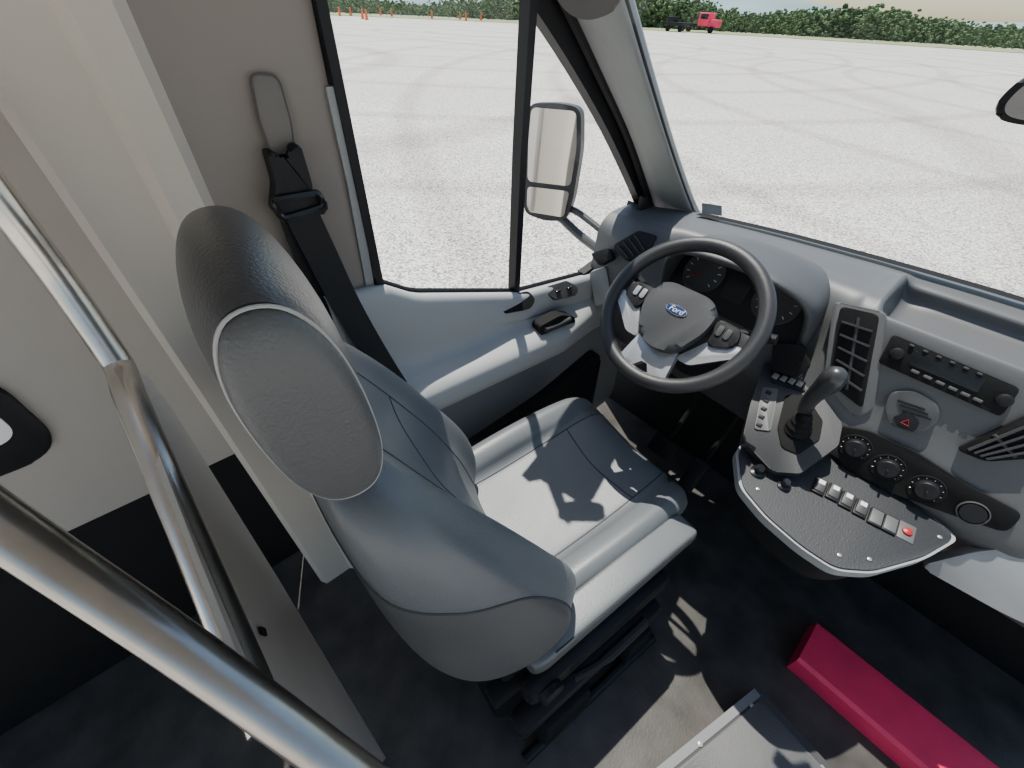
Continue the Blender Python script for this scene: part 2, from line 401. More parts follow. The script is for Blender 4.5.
# A pillar: two edges from base to roof
eL = [at(a, c_, x=-.765) for a, c_ in ((654, 218), (644, 185), (627, 135), (598, 72), (563, 0), (527, -62))]
eR = [at(a, c_, x=-.63) for a, c_ in ((698, 222), (688, 200), (670, 150), (648, 80), (624, 0), (600, -75))]
g = []
for l, r in zip(cr(eL, 24), cr(eR, 24)):
    m_ = (l+r)/2+V((.008, -.008, -.002))
    g.append(cr([l, l.lerp(m_, .4)+V((.009, -.009, 0)), m_+V((.004, -.004, 0)), m_.lerp(r, .6)+V((.007, -.007, 0)), r, r+V((-.02, .04, .01)), l+V((-.02, .05, .01))], 28, True))
b = B(); gridbm(b, g); tr = obj('trim_1', b, PILL, None, 60); tag(tr, 'pale grey windshield pillar trim', 'trim', kind='structure')
b = B(); tube(b, [q+V((.010, -.010, 0)) for q in cr(eL, 24)], .012, 8); obj('pillar_seal', b, BLK, tr)
b = B(); tube(b, [q+V((-.004, .008, 0)) for q in cr(eR, 24)], .006, 8); obj('glass_seal', b, BLK, tr)
pp = P([(640, 195), (650, 200), (645, 225), (634, 224)], x=-.74)
b = B(); prism(b, roundpoly(pp, .006), X1, .012, .002); obj('pillar_vent', b, BLK, tr)
# sticker at the base of the glass
pp = P([(702, 203), (722, 206), (722, 216), (702, 213)], y=1.365)
b = B(); prism(b, pp, V((0, -1, .6)).normalized(), .002); tag(obj('sticker', b, mat('sticker grey', (.2, .22, .24), .5), None, 0, pp[0]), 'small grey sticker low in the windshield corner', 'sticker')
# grip on the pillar
gn = V((.7, -.7, -.1)).normalized()
pp = P([(546, -40), (554, -6), (566, 12), (584, 20), (604, 16), (622, 4), (630, -40)], o=V((-.6, .68, 1.5)), n=gn)
b = B(); prism(b, roundpoly(pp, .02), gn, .012, .010, 3, back=.02); tag(obj('assist_grip', b, mat('handle grey', (.075, .07, .064), .5), None, 40, pp[0]), 'dark grey assist grip at the top of the windshield pillar', 'handle')
# rear view mirror
pp = P([(994, 108), (1006, 92), (1030, 72), (1120, 60), (1140, 95), (1110, 128), (1035, 126), (1000, 120)], y=.84)
t = thing('rear_view_mirror', pp[0], 'black rear view mirror at the right edge of the windshield', 'mirror')
b = B(); prism(b, roundpoly(pp, .02), V((0, -1, 0)), .012, .006, back=.02); obj('housing', b, BLK, t)
q0 = sum(pp, V((0, 0, 0)))/len(pp)
b = B(); prism(b, roundpoly([q0+(q-q0)*.80-Y1*.0125 for q in pp], .02), V((0, -1, 0)), .001); obj('mirror_glass', b, mat('dimmed mirror', (.12, .12, .12), .05, 1.), t)
b = B(); tube(b, [q0+Y1*.015, q0+V((0, .06, .07))], .01); obj('stem', b, BLK, t)

# side mirror outside
mo = V((-1.1, 1.17, 1.06)); mn = V((.45, -.89, .05)).normalized()
t = thing('side_mirror', mo, 'tall pale-faced side mirror outside the driver door window', 'mirror')
pp = P([(529, 103), (560, 103), (581, 108), (581, 150), (573, 200), (566, 221), (545, 221), (524, 213), (524, 170)], o=mo, n=mn)
b = B(); prism(b, roundpoly(pp, .03), mn, .0, 0, back=.05); obj('housing', b, MHOUS, t)
pp = P([(532, 107), (577, 111), (577, 148), (571, 186), (528, 181), (529, 140)], o=mo, n=mn)
b = B(); prism(b, roundpoly(pp, .02), mn, .006); obj('mirror_glass', b, MIRR, t)
pp = P([(528, 186), (570, 191), (564, 217), (527, 211)], o=mo, n=mn)
b = B(); prism(b, roundpoly(pp, .015), mn, .006); obj('lower_glass', b, MIRR, t)
b = B(); a1 = at(550, 221, o=mo, n=mn)-mn*.04
tube(b, cr([a1, V((-1.08, 1.2, .87)), V((-.95, 1.2, .83)), V((-.82, 1.16, .83))], 14), .016)
tube(b, cr([a1+V((.02, .02, .04)), V((-1.0, 1.22, .90)), V((-.82, 1.2, .87))], 14), .012); obj('arm', b, MHOUS, t)

# ================================================================ DASHBOARD
dash = thing('dashboard', (.1, 1.2, .4), 'grey moulded dashboard with instrument hood, vents and centre stack', 'dashboard')
ctr = [(1.475, .985), (1.36, .985), (1.335, .942), (1.15, .942), (1.125, .985), (1.10, .97), (1.05, .83), (1.0, .70), (1.04, .62), (1.12, .5), (1.25, .42)]
ST = [(-.79, [(1.24, .985), (1.21, .985), (1.18, .985), (1.15, .982), (1.12, .975), (1.085, .94), (1.08, .86), (1.08, .78), (1.13, .66), (1.22, .52), (1.3, .42)]),
      (-.62, [(1.345, .985), (1.30, .99), (1.24, .995), (1.18, .993), (1.13, .985), (1.08, .94), (1.075, .86), (1.07, .78), (1.12, .64), (1.2, .5), (1.3, .42)]),
      (-.50, [(1.39, .985), (1.33, .992), (1.27, 1.0), (1.20, 1.0), (1.15, .995), (1.12, .94), (1.10, .86), (1.07, .78), (1.1, .66), (1.2, .5), (1.3, .42)]),
      (-.15, [(1.455, .985), (1.39, .992), (1.31, 1.0), (1.23, 1.0), (1.16, .995), (1.12, .94), (1.10, .86), (1.05, .76), (1.07, .68), (1.16, .52), (1.28, .42)]),
      (-.07, [(1.465, .985), (1.37, .995), (1.31, 1.005), (1.20, 1.005), (1.14, 1.0), (1.10, .96), (1.05, .83), (1.005, .71), (1.04, .62), (1.12, .5), (1.25, .42)]),
      (-.045, [(1.465, .985), (1.36, .995), (1.33, 1.005), (1.18, 1.005), (1.13, 1.0), (1.10, .965), (1.05, .83), (1.0, .70), (1.04, .62), (1.12, .5), (1.25, .42)]),
      (-.02, ctr), (.05, ctr), (.2, ctr), (.40, ctr),
      (.43, [(1.46, .985), (1.36, .995), (1.31, 1.0), (1.2, 1.0), (1.14, 1.0), (1.10, .96), (1.07, .83), (1.05, .70), (1.07, .6), (1.12, .45), (1.25, .38)]),
      (.9, [(1.36, .985), (1.30, .995), (1.25, 1.0), (1.2, 1.0), (1.14, 1.0), (1.10, .96), (1.07, .83), (1.05, .70), (1.07, .6), (1.12, .45), (1.25, .38)])]
secs = [[V((x, y, zq)) for y, zq in pr] for x, pr in ST]
b = B(); quadgrid(b, loft(secs, 80, 110, False)); obj('dash_body', b, DASH, dash, 50)
# defroster strip
b = B(); g = [[], []]
for i in range(24):
    q = cb[i]
    if -.62 < q.x < .95: g[0].append(q+V((0, -.035, .016))); g[1].append(q+V((0, -.075, .018)))
quadgrid(b, g); obj('defroster_strip', b, BLKM, dash)
# hood
arch = cr([V((-.525, 0, .86)), V((-.515, 0, .96)), V((-.455, 0, 1.015)), V((-.33, 0, 1.035)), V((-.20, 0, 1.02)), V((-.135, 0, .97)), V((-.118, 0, .86))], 40)
cen = V((-.325, 0, .88)); g = []
for i, q in enumerate(arch):
    k = math.sin(math.pi*i/39); inn = q+(cen-q).normalized()*.02
    lip = 1.07-.085*k
    o_ = lambda p, y: V((p.x, y, p.z))
    g.append(cr([o_(q, lip+.01), o_(q+(q-cen).normalized()*.004, lip+.05), o_(q-Z1*.0, 1.15), o_(q-Z1*.04*k, 1.26), o_(inn-Z1*.04*k, 1.26), o_(inn, 1.15), o_(inn, lip+.02), o_((q+inn)/2, lip)], 24, True))
b = B(); gridbm(b, g); obj('instrument_hood', b, DASHT, dash, 60)
# cluster
cn = V((0, -.88, .47)).normalized(); cu_ = V((0, .47, .88)).normalized(); co = V((-.325, 1.10, .92))
pp = [co+X1*x+cu_*y for x, y in ((-.185, -.075), (.19, -.075), (.19, .04), (.13, .09), (0, .105), (-.12, .09), (-.185, .04))]
b = B(); prism(b, roundpoly(pp, .03), cn, .004, back=.03); clu = obj('instrument_cluster', b, BLK, dash)
for x in (-.10, .10):
    b = B(); lathe(b, co+X1*x+cu_*.01+cn*.004, cn, [(.056, 0), (.056, .004), (.053, .005), (.05, .003), (.001, .003)], 36); gg = obj('gauge', b, MHOUS, clu)
    b = B(); c_ = co+X1*x+cu_*.01+cn*.009
    for k in range(11):
        a_ = math.radians(-40+26*k); d_ = X1*math.cos(a_)+cu_*math.sin(a_)
        tube(b, [c_+d_*.038, c_+d_*.046], .0012, 5)
    obj('gauge_ticks', b, WHITE, gg)
    b = B(); tube(b, [c_, c_+(X1*-.6+cu_*-.5)*.045], .0016, 5); obj('gauge_needle', b, REDB, gg)
b = B(); prism(b, roundpoly([co+X1*x+cu_*y+cn*.004 for x, y in ((-.03, -.03), (.03, -.03), (.03, .05), (-.03, .05))], .006), cn, .004); obj('trip_display', b, SCREEN, clu)
# face features
FO = V((.13, 1.05, .83)); FN = V((0, -.936, .353)); FUv = V((0, .353, .936))
def face(name, pix, d, m, parent, r=.01, bev=.002, back=.02, off=0.):
    pts = [q+FN*off for q in P(pix, o=FO, n=FN)]
    b = B(); prism(b, roundpoly(pts, r), FN, d, bev, back=back); return obj(name, b, m, parent, 30)
def vent(pix, n_sl):
    fr = face('air_vent', pix, .014, BLKM, dash, .012, .003)
    pts = [q+FN*.015 for q in P(pix, o=FO, n=FN)]
    a_, b_, c_, d_ = pts[:4]
    for k in range(n_sl):
        t_ = .10+.8*(k+.5)/n_sl
        p0, p1 = a_.lerp(d_, t_).lerp(b_.lerp(c_, t_), .1), a_.lerp(d_, t_).lerp(b_.lerp(c_, t_), .9)
        bb = B(); ribbon(bb, [p0, p1], FN, .012, .004); obj('vent_slat', bb, MHOUS, fr, 20)
    mid = B(); tube(mid, [a_.lerp(b_, .5).lerp(d_.lerp(c_, .5), .08), a_.lerp(b_, .5).lerp(d_.lerp(c_, .5), .92)], .0035, 8); obj('vent_bar', mid, MHOUS, fr)
    return fr
face('vent_surround', [(834, 301), (888, 313), (874, 408), (856, 418), (824, 382)], .008, DASH, dash, .015, .004)
vent([(841, 306), (880, 315), (863, 408), (830, 382)], 5)
vent([(955, 448), (1030, 412), (1050, 455), (985, 460)], 4)
rad = face('radio', [(893, 334), (1020, 388), (1000, 416), (878, 362)], .012, BLKM, dash, .008, .003)
face('radio_display', [(915, 350), (985, 379), (977, 392), (908, 363)], .0135, SCREEN, rad, .004, .001, 0)
for q in ((897, 353), (1003, 399)):
    b = B(); lathe(b, at(*q, o=FO, n=FN)+FN*.012, FN, [(.012, 0), (.012, .008), (.009, .010), (.001, .010)], 24); obj('radio_knob', b, BLK, rad)
RX = M.Rotation(math.radians(-20.7), 3, 'X')
for k in range(6):
    q = (915+12.4*k, 371+5.6*k)
    b = B(); rbox(b, at(*q, o=FO, n=FN)+FN*.0135, (.014, .005, .006), .0015, RX); obj('radio_button', b, DASH, rad)
for k in range(6):
    q = (912+13.4*k, 345+5.6*k)
    b = B(); rbox(b, at(*q, o=FO, n=FN)+FN*.0135, (.008, .004, .004), .001, RX); obj('radio_button', b, DASHT, rad)
pod = face('hazard_pod', [(890, 391), (914, 390), (940, 405), (938, 421), (917, 434), (892, 425), (885, 408)], .014, DASHT, dash, .014, .004)
hz = face('hazard_button', [(893, 416), (908, 410), (920, 421), (914, 431), (897, 425)], .017, BLK, pod, .005, .002, 0)
b = B(); c_ = at(906, 421, o=FO, n=FN)+FN*.0185
tri = [c_+X1*.008*math.cos(a_)+FUv*.008*math.sin(a_) for a_ in (math.pi/2, math.pi*7/6, math.pi*11/6)]
tube(b, tri, .001, 6, True); obj('hazard_triangle', b, REDB, hz)
for k in range(3):
    b = B(); p0, p1 = at(898+k*2, 399+5*k, o=FO, n=FN)+FN*.0155, at(925+k*3, 408+5*k, o=FO, n=FN)+FN*.0155
    tube(b, [p0, p1], .0018, 6); obj('pod_groove', b, BLKM, pod)
face('climate_panel', [(836, 424), (870, 430), (915, 450), (965, 482), (1022, 512), (1005, 530), (950, 512), (890, 490), (840, 462)], .016, BLKM, dash, .012)
for q in ((856, 446), (888, 466), (926, 487)):
    c_ = at(*q, o=FO, n=FN)+FN*.014
    b = B(); lathe(b, c_, FN, [(.031, 0), (.031, .003), (.029, .004), (.028, .003), (.001, .003)], 32); kb = obj('climate_dial', b, BLKM, dash)
    b = B(); lathe(b, c_, FN, [(.021, 0), (.019, .014), (.017, .016), (.001, .016)], 28); rbox(b, c_+FN*.017, (.004, .030, .006), .002, RX); obj('dial_knob', b, BLK, kb)
    b = B(); 
    for k in range(9):
        a_ = math.radians(-30+30*k); d_ = X1*math.cos(a_)+FUv*math.sin(a_)
        tube(b, [c_+FN*.0045+d_*.0235, c_+FN*.0045+d_*.026], .0007, 5)
    obj('dial_ticks', b, SILV, kb)
c_ = at(972, 510, o=FO, n=FN)+FN*.014
b = B(); lathe(b, c_, FN, [(.024, 0), (.024, .005), (.022, .006), (.021, .002), (.001, .002)], 28); so = obj('power_socket', b, DASHT, dash)
b = B(); lathe(b, c_, FN, [(.019, 0), (.019, .008), (.001, .009)], 24); obj('socket_cap', b, BLK, so)
# lower right panel and cubby
face('lower_panel', [(918, 566), (975, 552), (1040, 545), (1060, 640), (1000, 612)], .02, LIGHTP, dash, .02, .006, .02, -.02)
face('cubby', [(776, 342), (806, 344), (812, 366), (800, 376), (774, 368)], .006, BLKM, dash, .01, .002, .02, .03)
# left vent
ln = V((.1, -.9, .42)).normalized(); lo = V((-.68, 1.09, .95))
pp = P([(614, 246), (640, 231), (658, 236), (652, 250), (628, 262)], o=lo, n=ln)
b = B(); prism(b, roundpoly(pp, .01), ln, .012, .003, back=.02); lv = obj('air_vent', b, BLK, dash)
for k in range(4):
    p0 = pp[0].lerp(pp[1], .15+.22*k); p1 = pp[4].lerp(pp[3], .15+.22*k)
    b = B(); ribbon(b, [p0.lerp(p1, .1)+ln*.013, p0.lerp(p1, .9)+ln*.013], ln, .008, .003); obj('vent_slat', b, MHOUS, lv, 20)
pp = P([(592, 254), (610, 248), (614, 258), (600, 266)], o=lo, n=ln)
b = B(); prism(b, roundpoly(pp, .008), ln, .01, .002, back=.02); obj('lamp_switch', b, BLK, dash)
pp = P([(590, 272), (606, 266), (612, 300), (596, 306)], o=V((-.7, 1.08, .86)), n=V((.3, -.95, .1)).normalized())
b = B(); prism(b, roundpoly(pp, .01), V((.3, -.95, .1)).normalized(), .006, .002, back=.02); obj('dash_end_cap', b, LIGHTP, dash)

# ================================================================ STEERING WHEEL
W0 = V((-.338, .826, .951)); al = math.radians(45)
wn = V((0, -math.cos(al), math.sin(al))); wu = V((0, math.sin(al), math.cos(al)))
WF = frame(W0, X1, wu, wn)
sw_ = thing('steering_wheel', W0, 'black leather steering wheel with silver spoke trims and oval badge', 'steering wheel')
def wl(x, y, zq=0.): return WF @ V((x, y, zq))
b = B(); tube(b, [wl(.170*math.cos(a_), .170*math.sin(a_)) for a_ in [2*math.pi*k/72 for k in range(72)]], .017, 14, True); obj('rim', b, WHEELM, sw_, 60)
def wp(name, pts, z0, d, m, parent, r=.015, bev=.004):
    b = B(); prism(b, roundpoly([wl(x, y, z0) for x, y in pts], r), wn, d, bev, 3); return obj(name, b, m, parent, 40)
for sgn in (-1, 1):
    wp('spoke', [(sgn*.05, .02), (sgn*.12, .022), (sgn*.17, .022), (sgn*.17, -.03), (sgn*.12, -.055), (sgn*.05, -.065)][::sgn], -.022, .018, WHEELM, sw_)
    wp('spoke_trim', [(sgn*.095, -.018), (sgn*.160, -.006), (sgn*.163, -.026), (sgn*.12, -.062), (sgn*.085, -.092), (sgn*.05, -.092)][::sgn], -.008, .008, SILV, sw_, .01)
    pad = wp('button_pad', [(sgn*.080, .026), (sgn*.135, .024), (sgn*.142, -.016), (sgn*.092, -.038)][::sgn], -.006, .014, BLK, sw_, .012)
    for k in range(2):
        wp('wheel_button', [(sgn*(.092+.018*k), .014), (sgn*(.104+.018*k), .014), (sgn*(.104+.018*k), -.010), (sgn*(.092+.018*k), -.010)][::sgn], .007, .004, SILV if sgn < 0 else MHOUS, pad, .004, .001)
wp('lower_spoke', [(-.05, -.07), (.05, -.07), (.064, -.165), (.034, -.170), (.0, -.125), (-.034, -.170), (-.064, -.165)], -.02, .02, SILV, sw_, .012)
hub = wp('airbag_cover', [(x*.90, y*.92-.014) for x, y in ((-.088, .048), (-.055, .07), (.055, .07), (.088, .048), (.088, -.005), (.054, -.080), (0, -.094), (-.054, -.080), (-.088, -.005))], -.02, .046, mat('airbag grey', (.042, .044, .046), .45, bump=.2, scale=500), sw_, .02, .014)
EY = -.004
def oval(a_, c_, n=36): return [(a_*math.cos(2*math.pi*k/n), c_*math.sin(2*math.pi*k/n)+EY) for k in range(n)]
b = B(); prism(b, [wl(x, y, .0255) for x, y in oval(.026, .0112)], wn, .003, .001); ebo = obj('badge', b, CHROME, hub)
b = B(); prism(b, [wl(x, y, .0285) for x, y in oval(.0238, .0092)], wn, .0008); obj('badge_face', b, BLUE, ebo)
text('badge_lettering', 'Ford', .018, WHITE, WF @ M.Translation((0, EY, .0296)), ebo)
b = B(); tube(b, [wl(0, 0, -.02), wl(0, 0, -.08), wl(0, 0, -.30)], [.055, .06, .075], 20); obj('column_shroud', b, BLK, sw_)
for sgn in (-1, 1):
    b = B(); tube(b, cr([wl(sgn*.05, .02, -.06), wl(sgn*.12, .035, -.055), wl(sgn*.19, .05, -.045)], 10), [.007]*5+[.008]*2+[.011]*3, 10); obj('stalk', b, BLK, sw_)

# ================================================================ GEAR SELECTOR
GO, GN = V((-.05, .957, .75)), V((0, -.5, .866))
gear = thing('gear_selector', GO, 'automatic gear lever with dark grey grip on a sloping black console', 'gear lever')
pp = P([(764, 362), (802, 368), (824, 400), (842, 425), (838, 446), (800, 474), (772, 472), (742, 440), (750, 405)], o=GO, n=GN)
b = B(); prism(b, roundpoly(pp, .008), GN, .004, .003, back=.09); obj('surround', b, mat('console charcoal', (.04, .041, .043), .45, bump=.2, scale=400, spec=.35), gear)
pp = P([(785, 396), (805, 396), (822, 422), (819, 440), (798, 455), (781, 448), (777, 428)], o=GO, n=GN)
b = B(); prism(b, roundpoly(pp, .006), GN, .008, .002); obj('gate_plate', b, BLKM, gear)
pp = P([(762, 388), (778, 390), (770, 432), (754, 430)], o=GO, n=GN)
b = B(); prism(b, roundpoly(pp, .004), GN, .008, .002); ind = obj('selector_display', b, DASH, gear)
for k in range(5):
    c_ = at(768-2.3*k, 394+8*k, o=GO, n=GN)+GN*.009; b = B(); rbox(b, c_, (.012, .009, .003), .0008, M.Rotation(math.radians(30), 3, 'X')); obj('selector_button', b, BLK, ind)
pp = P([(770, 370), (802, 380), (805, 393), (770, 383)], o=GO, n=GN)
b = B(); prism(b, roundpoly(pp, .004), GN, .008, .002); bs = obj('button_strip', b, BLK, gear)
for k in range(4):
    c_ = at(775+8*k, 377.5+2.6*k, o=GO, n=GN)+GN*.0085; b = B(); rbox(b, c_, (.013, .015, .006), .002, M.Rotation(math.radians(30), 3, 'X')); obj('console_button', b, LIGHTP, bs)
lb = at(797, 430, o=GO, n=GN); kt = V((-.035, .94, .885))
b = B(); ax = (kt-lb); lathe(b, lb, ax, [(.030, 0), (.026, .010), (.027, .014), (.021, .024), (.022, .028), (.016, .038), (.017, .042), (.011, .055)], 24); obj('boot', b, BLKM, gear)
b = B(); tube(b, [lb+ax*.25, lb+ax*.8], .008); obj('shaft', b, BLK, gear)
ka, kb2 = at(802, 412, y=.945), at(841, 370, y=.925)
kp = cr([ka, ka.lerp(kb2, .35)+V((-.004, 0, .004)), ka.lerp(kb2, .7), kb2], 12)
b = B(); tube(b, kp, [.009, .013, .015, .016, .0175, .019, .0205, .0225, .0235, .023, .019, .009], 18); obj('knob', b, mat('grip grey', (.038, .039, .041), .3), gear, 60)

# ================================================================ SWITCH CONSOLE
SO, SN = V((.1, .88, .665)), V((0, -.15, .989)).normalized()
con = thing('switch_console', (.1, .9, .5), 'black switch panel with grey rim projecting below the centre stack', 'console')
out = [(735, 450), (739, 487), (764, 517), (800, 548), (835, 571), (873, 574), (926, 559), (960, 539), (926, 511), (880, 480), (838, 452), (795, 438), (755, 434)]
pp = P(out, o=SO, n=SN); cc = sum(pp, V((0, 0, 0)))/len(pp)
b = B(); prism(b, roundpoly(pp, .02), SN, 0, 0, back=.025); obj('rim', b, LIGHTP, con)
b = B(); prism(b, roundpoly([cc+(q-cc)*.965 for q in pp], .02), SN, .004, .002); obj('panel', b, mat('textured black', (.035, .037, .04), .5, bump=.4, scale=300, spec=.35), con)
b = B(); prism(b, roundpoly([cc+(q-cc)*.85-SN*.026 for q in pp], .03), SN*-1, .10, .01); obj('underside', b, BLKM, con)
row = (at(905, 533, o=SO, n=SN)-at(817, 488, o=SO, n=SN)).normalized(); rn = SN.cross(row)
RF = frame(V((0, 0, 0)), row, rn, SN).to_3x3()
for i, q in enumerate(((818, 488), (832, 494), (845, 502), (859, 510), (874, 519), (888, 526))):
    c_ = at(*q, o=SO, n=SN)+SN*.006
    b = B(); rbox(b, c_, (.025, .043, .008), .002, RF); s_ = obj('rocker_switch', b, BLK, con)
    if i < 4:
        b = B(); rbox(b, c_+SN*.005, (.02, .032, .008), .002, RF @ M.Rotation(.14, 3, 'X')); obj('rocker', b, MHOUS, s_)
        b = B(); rbox(b, c_+SN*.0098+rn*.008, (.012, .010, .001), 0, RF @ M.Rotation(.14, 3, 'X')); obj('rocker_mark', b, WHITE, s_)
    else:
        b = B(); rbox(b, c_+SN*.004, (.021, .036, .003), .001, RF); obj('blank_cover', b, DASH, s_)
c_ = at(905, 533, o=SO, n=SN)+SN*.004
b = B(); rbox(b, c_, (.028, .044, .004), .001, RF); s_ = obj('warning_lamp', b, DASH, con)
b = B(); lathe(b, c_+SN*.002, SN, [(.0085, 0), (.0085, .004), (.005, .006), (.001, .0065)], 20); obj('red_lens', b, REDB, s_)
for q, r_ in (((757, 473), .013), ((783, 487), .011)):
    c_ = at(*q, o=SO, n=SN)+SN*.004
    b = B(); lathe(b, c_, SN, [(r_*1.3, 0), (r_*1.3, .004), (r_*.8, .006), (r_*.8, .02), (r_*.6, .023), (.001, .023)], 20); obj('toggle_knob', b, BLKG, con)
for q in ((757, 490), (838, 556), (770, 446), (938, 538), (868, 560)):
    b = B(); lathe(b, at(*q, o=SO, n=SN)+SN*.004, SN, [(.004, 0), (.004, .002), (.001, .003)], 10); obj('panel_screw', b, SILV, con)

# ================================================================ SEAT
ph = math.radians(6); cp, sp = math.cos(ph), math.sin(ph)
def S(x, y, zq): return V((-.355+x*cp+y*sp, .30-x*sp+y*cp, zq))
seat = thing('driver_seat', S(0, .1, 0), 'grey leather driver seat with piped headrest', 'seat')
def bsec(zq, w, yb, yf, yc):
    m_ = (yb+yf)/2; dp = yf-yb
    half = [(0, yb), (.52*w, yb+.006), (.86*w, yb+.16*dp), (1.0*w, m_-.04*dp), (.995*w, m_+.26*dp), (.90*w, yf-.025*dp/.2), (.76*w, yf), (.56*w, (yf*.45+yc*.55)), (.3*w, yc+.004), (0, yc)]
    return [S(x, y, zq) for x, y in half]+[S(-x, y, zq) for x, y in half[-2:0:-1]]
BS = [bsec(*q) for q in ((.498, .15, -.12, -.03, -.05), (.508, .205, -.175, .015, -.01), (.54, .244, -.215, .055, .01), (.60, .256, -.242, .062, -.01), (.70, .258, -.265, .035, -.04), (.83, .252, -.278, -.03, -.085), (.95, .238, -.284, -.095, -.14), (1.04, .216, -.286, -.15, -.182), (1.095, .190, -.285, -.188, -.208), (1.125, .155, -.280, -.215, -.226), (1.137, .10, -.272, -.236, -.241))]
NU, NV = 176, 120
gb = loft(BS, NU, NV); b = B(); gridbm(b, gb); back = obj('backrest', b, LEA, seat, 0)
back.data.polygons.foreach_set('use_smooth', [True]*len(back.data.polygons))
back.data.materials.append(LEAS)
NB = len(BS[0])
wz = [sum((q.z for q in r))/NU for r in gb]
UF = 4.75
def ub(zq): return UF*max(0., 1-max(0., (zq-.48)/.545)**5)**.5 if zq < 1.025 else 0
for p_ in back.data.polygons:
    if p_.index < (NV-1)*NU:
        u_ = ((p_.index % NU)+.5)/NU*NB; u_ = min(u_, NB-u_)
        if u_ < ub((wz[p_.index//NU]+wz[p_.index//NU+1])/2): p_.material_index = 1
def seam(name, g, path, r, m, parent, n=40):
    ps = cr([V((u, v, 0)) for u, v in path], n); b = B(); tube(b, [gpt(g, q.x, q.y) for q in ps], r, 6); return obj(name, b, m, parent)
uu = 7.2/NB
def vz(zq):
    for j in range(len(wz)-1):
        if wz[j] <= zq <= wz[j+1]: return (j+(zq-wz[j])/(wz[j+1]-wz[j]))/(len(wz)-1)
    return 1
seam('side_seam', gb, [(uu, .16), (uu, .45), (uu, .86)], .0013, SEAM, back)
seam('side_seam', gb, [(1-uu, .16), (1-uu, .45), (1-uu, .86)], .0013, SEAM, back)
seam('panel_seam', gb, [(uu, .62), (.5, .60), (1-uu, .62)], .0013, SEAM, back)
for s_ in (0, 1):
    zs = [.53, .6, .7, .8, .88, .93, .97, .99, 1.005, 1.015, 1.021, 1.0249]
    pth = [(ub(q)/NB, vz(q)) for q in zs]+[(.01/NB, vz(1.0249))]
    if s_: pth = [(1-a_, v_) for a_, v_ in pth]
    b = B(); pl = [V((a_, v_, 0)) for a_, v_ in pth]; tube(b, [gpt(gb, q.x, q.y) for q in cr(pl, 70)], .0019, 6); obj('edge_seam', b, SEAM, back)
def csec(y, w, zb, zt, zl):
    half = [(0, zb), (.7*w, zb), (.93*w, zb+.018), (1.0*w, (zb+zl)/2), (.985*w, zl-.025), (.91*w, zl-.003), (.82*w, zl), (.70*w, zl-.015), (.60*w, zt+.006), (.3*w, zt), (0, zt)]
    return [S(x*.94-.036, y+.02*max(0, -x/.25), q) for x, q in half]+[S(-x*.94-.036, y+.02*max(0, x/.25), q) for x, q in half[-2:0:-1]]
CS = [csec(*q) for q in ((-.15, .18, .43, .46, .47), (-.12, .225, .405, .485, .505), (-.02, .248, .395, .49, .53), (.12, .255, .39, .49, .545), (.27, .258, .395, .50, .55), (.40, .255, .41, .515, .548), (.455, .25, .42, .517, .538), (.495, .24, .435, .508, .518), (.515, .225, .455, .49, .495), (.522, .205, .47, .478, .48))]
gc = loft(CS, 80, 56); b = B(); gridbm(b, gc); cush = obj('cushion', b, LEA, seat, 70)
NC = len(CS[0]); uc = 8.1/NC
seam('side_seam', gc, [(uc, .2), (uc, .55), (uc, .86)], .0018, SEAM, cush)
seam('side_seam', gc, [(1-uc, .2), (1-uc, .55), (1-uc, .86)], .0018, SEAM, cush)
seam('front_seam', gc, [(uc, .80), (.5, .79), (1-uc, .80)], .0018, SEAM, cush)
seam('cross_seam', gc, [(uc, .52), (.5, .51), (1-uc, .52)], .0018, SEAM, cush)
# folded armrest along the inner side of the cushion
def asec(y, k, zt, zb):
    pts = [(-.036, zb+.016), (-.028, zb), (.016, zb), (.028, zb+.010), (.034, (zt+zb)/2), (.034, zt-.018), (.030, zt-.005), (.020, zt), (-.024, zt), (-.032, zt-.004), (-.036, zt-.016), (-.036, (zt+zb)/2)]
    m_ = (zt+zb)/2
    return [S(.232+x*k, y, m_+(q-m_)*k) for x, q in pts]
g = loft([asec(*q) for q in ((-.08, .3, .515, .46), (-.075, .75, .52, .445), (-.05, 1, .528, .435), (.0, 1.02, .535, .43), (.2, 1.02, .54, .44), (.36, 1, .535, .455), (.405, 1, .53, .465), (.425, .85, .525, .47), (.432, .4, .515, .48))], 48, 48)
b = B(); gridbm(b, g); arm = obj('armrest', b, LEA, seat, 60)
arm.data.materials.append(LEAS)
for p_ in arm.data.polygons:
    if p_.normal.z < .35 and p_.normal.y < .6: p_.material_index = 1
b = B(); tube(b, [S(.262, y, .532+.004*math.sin((y+.1)*5)) for y in [-.03+.42*i/20 for i in range(21)]], .0014, 6); obj('armrest_seam', b, SEAM, arm)
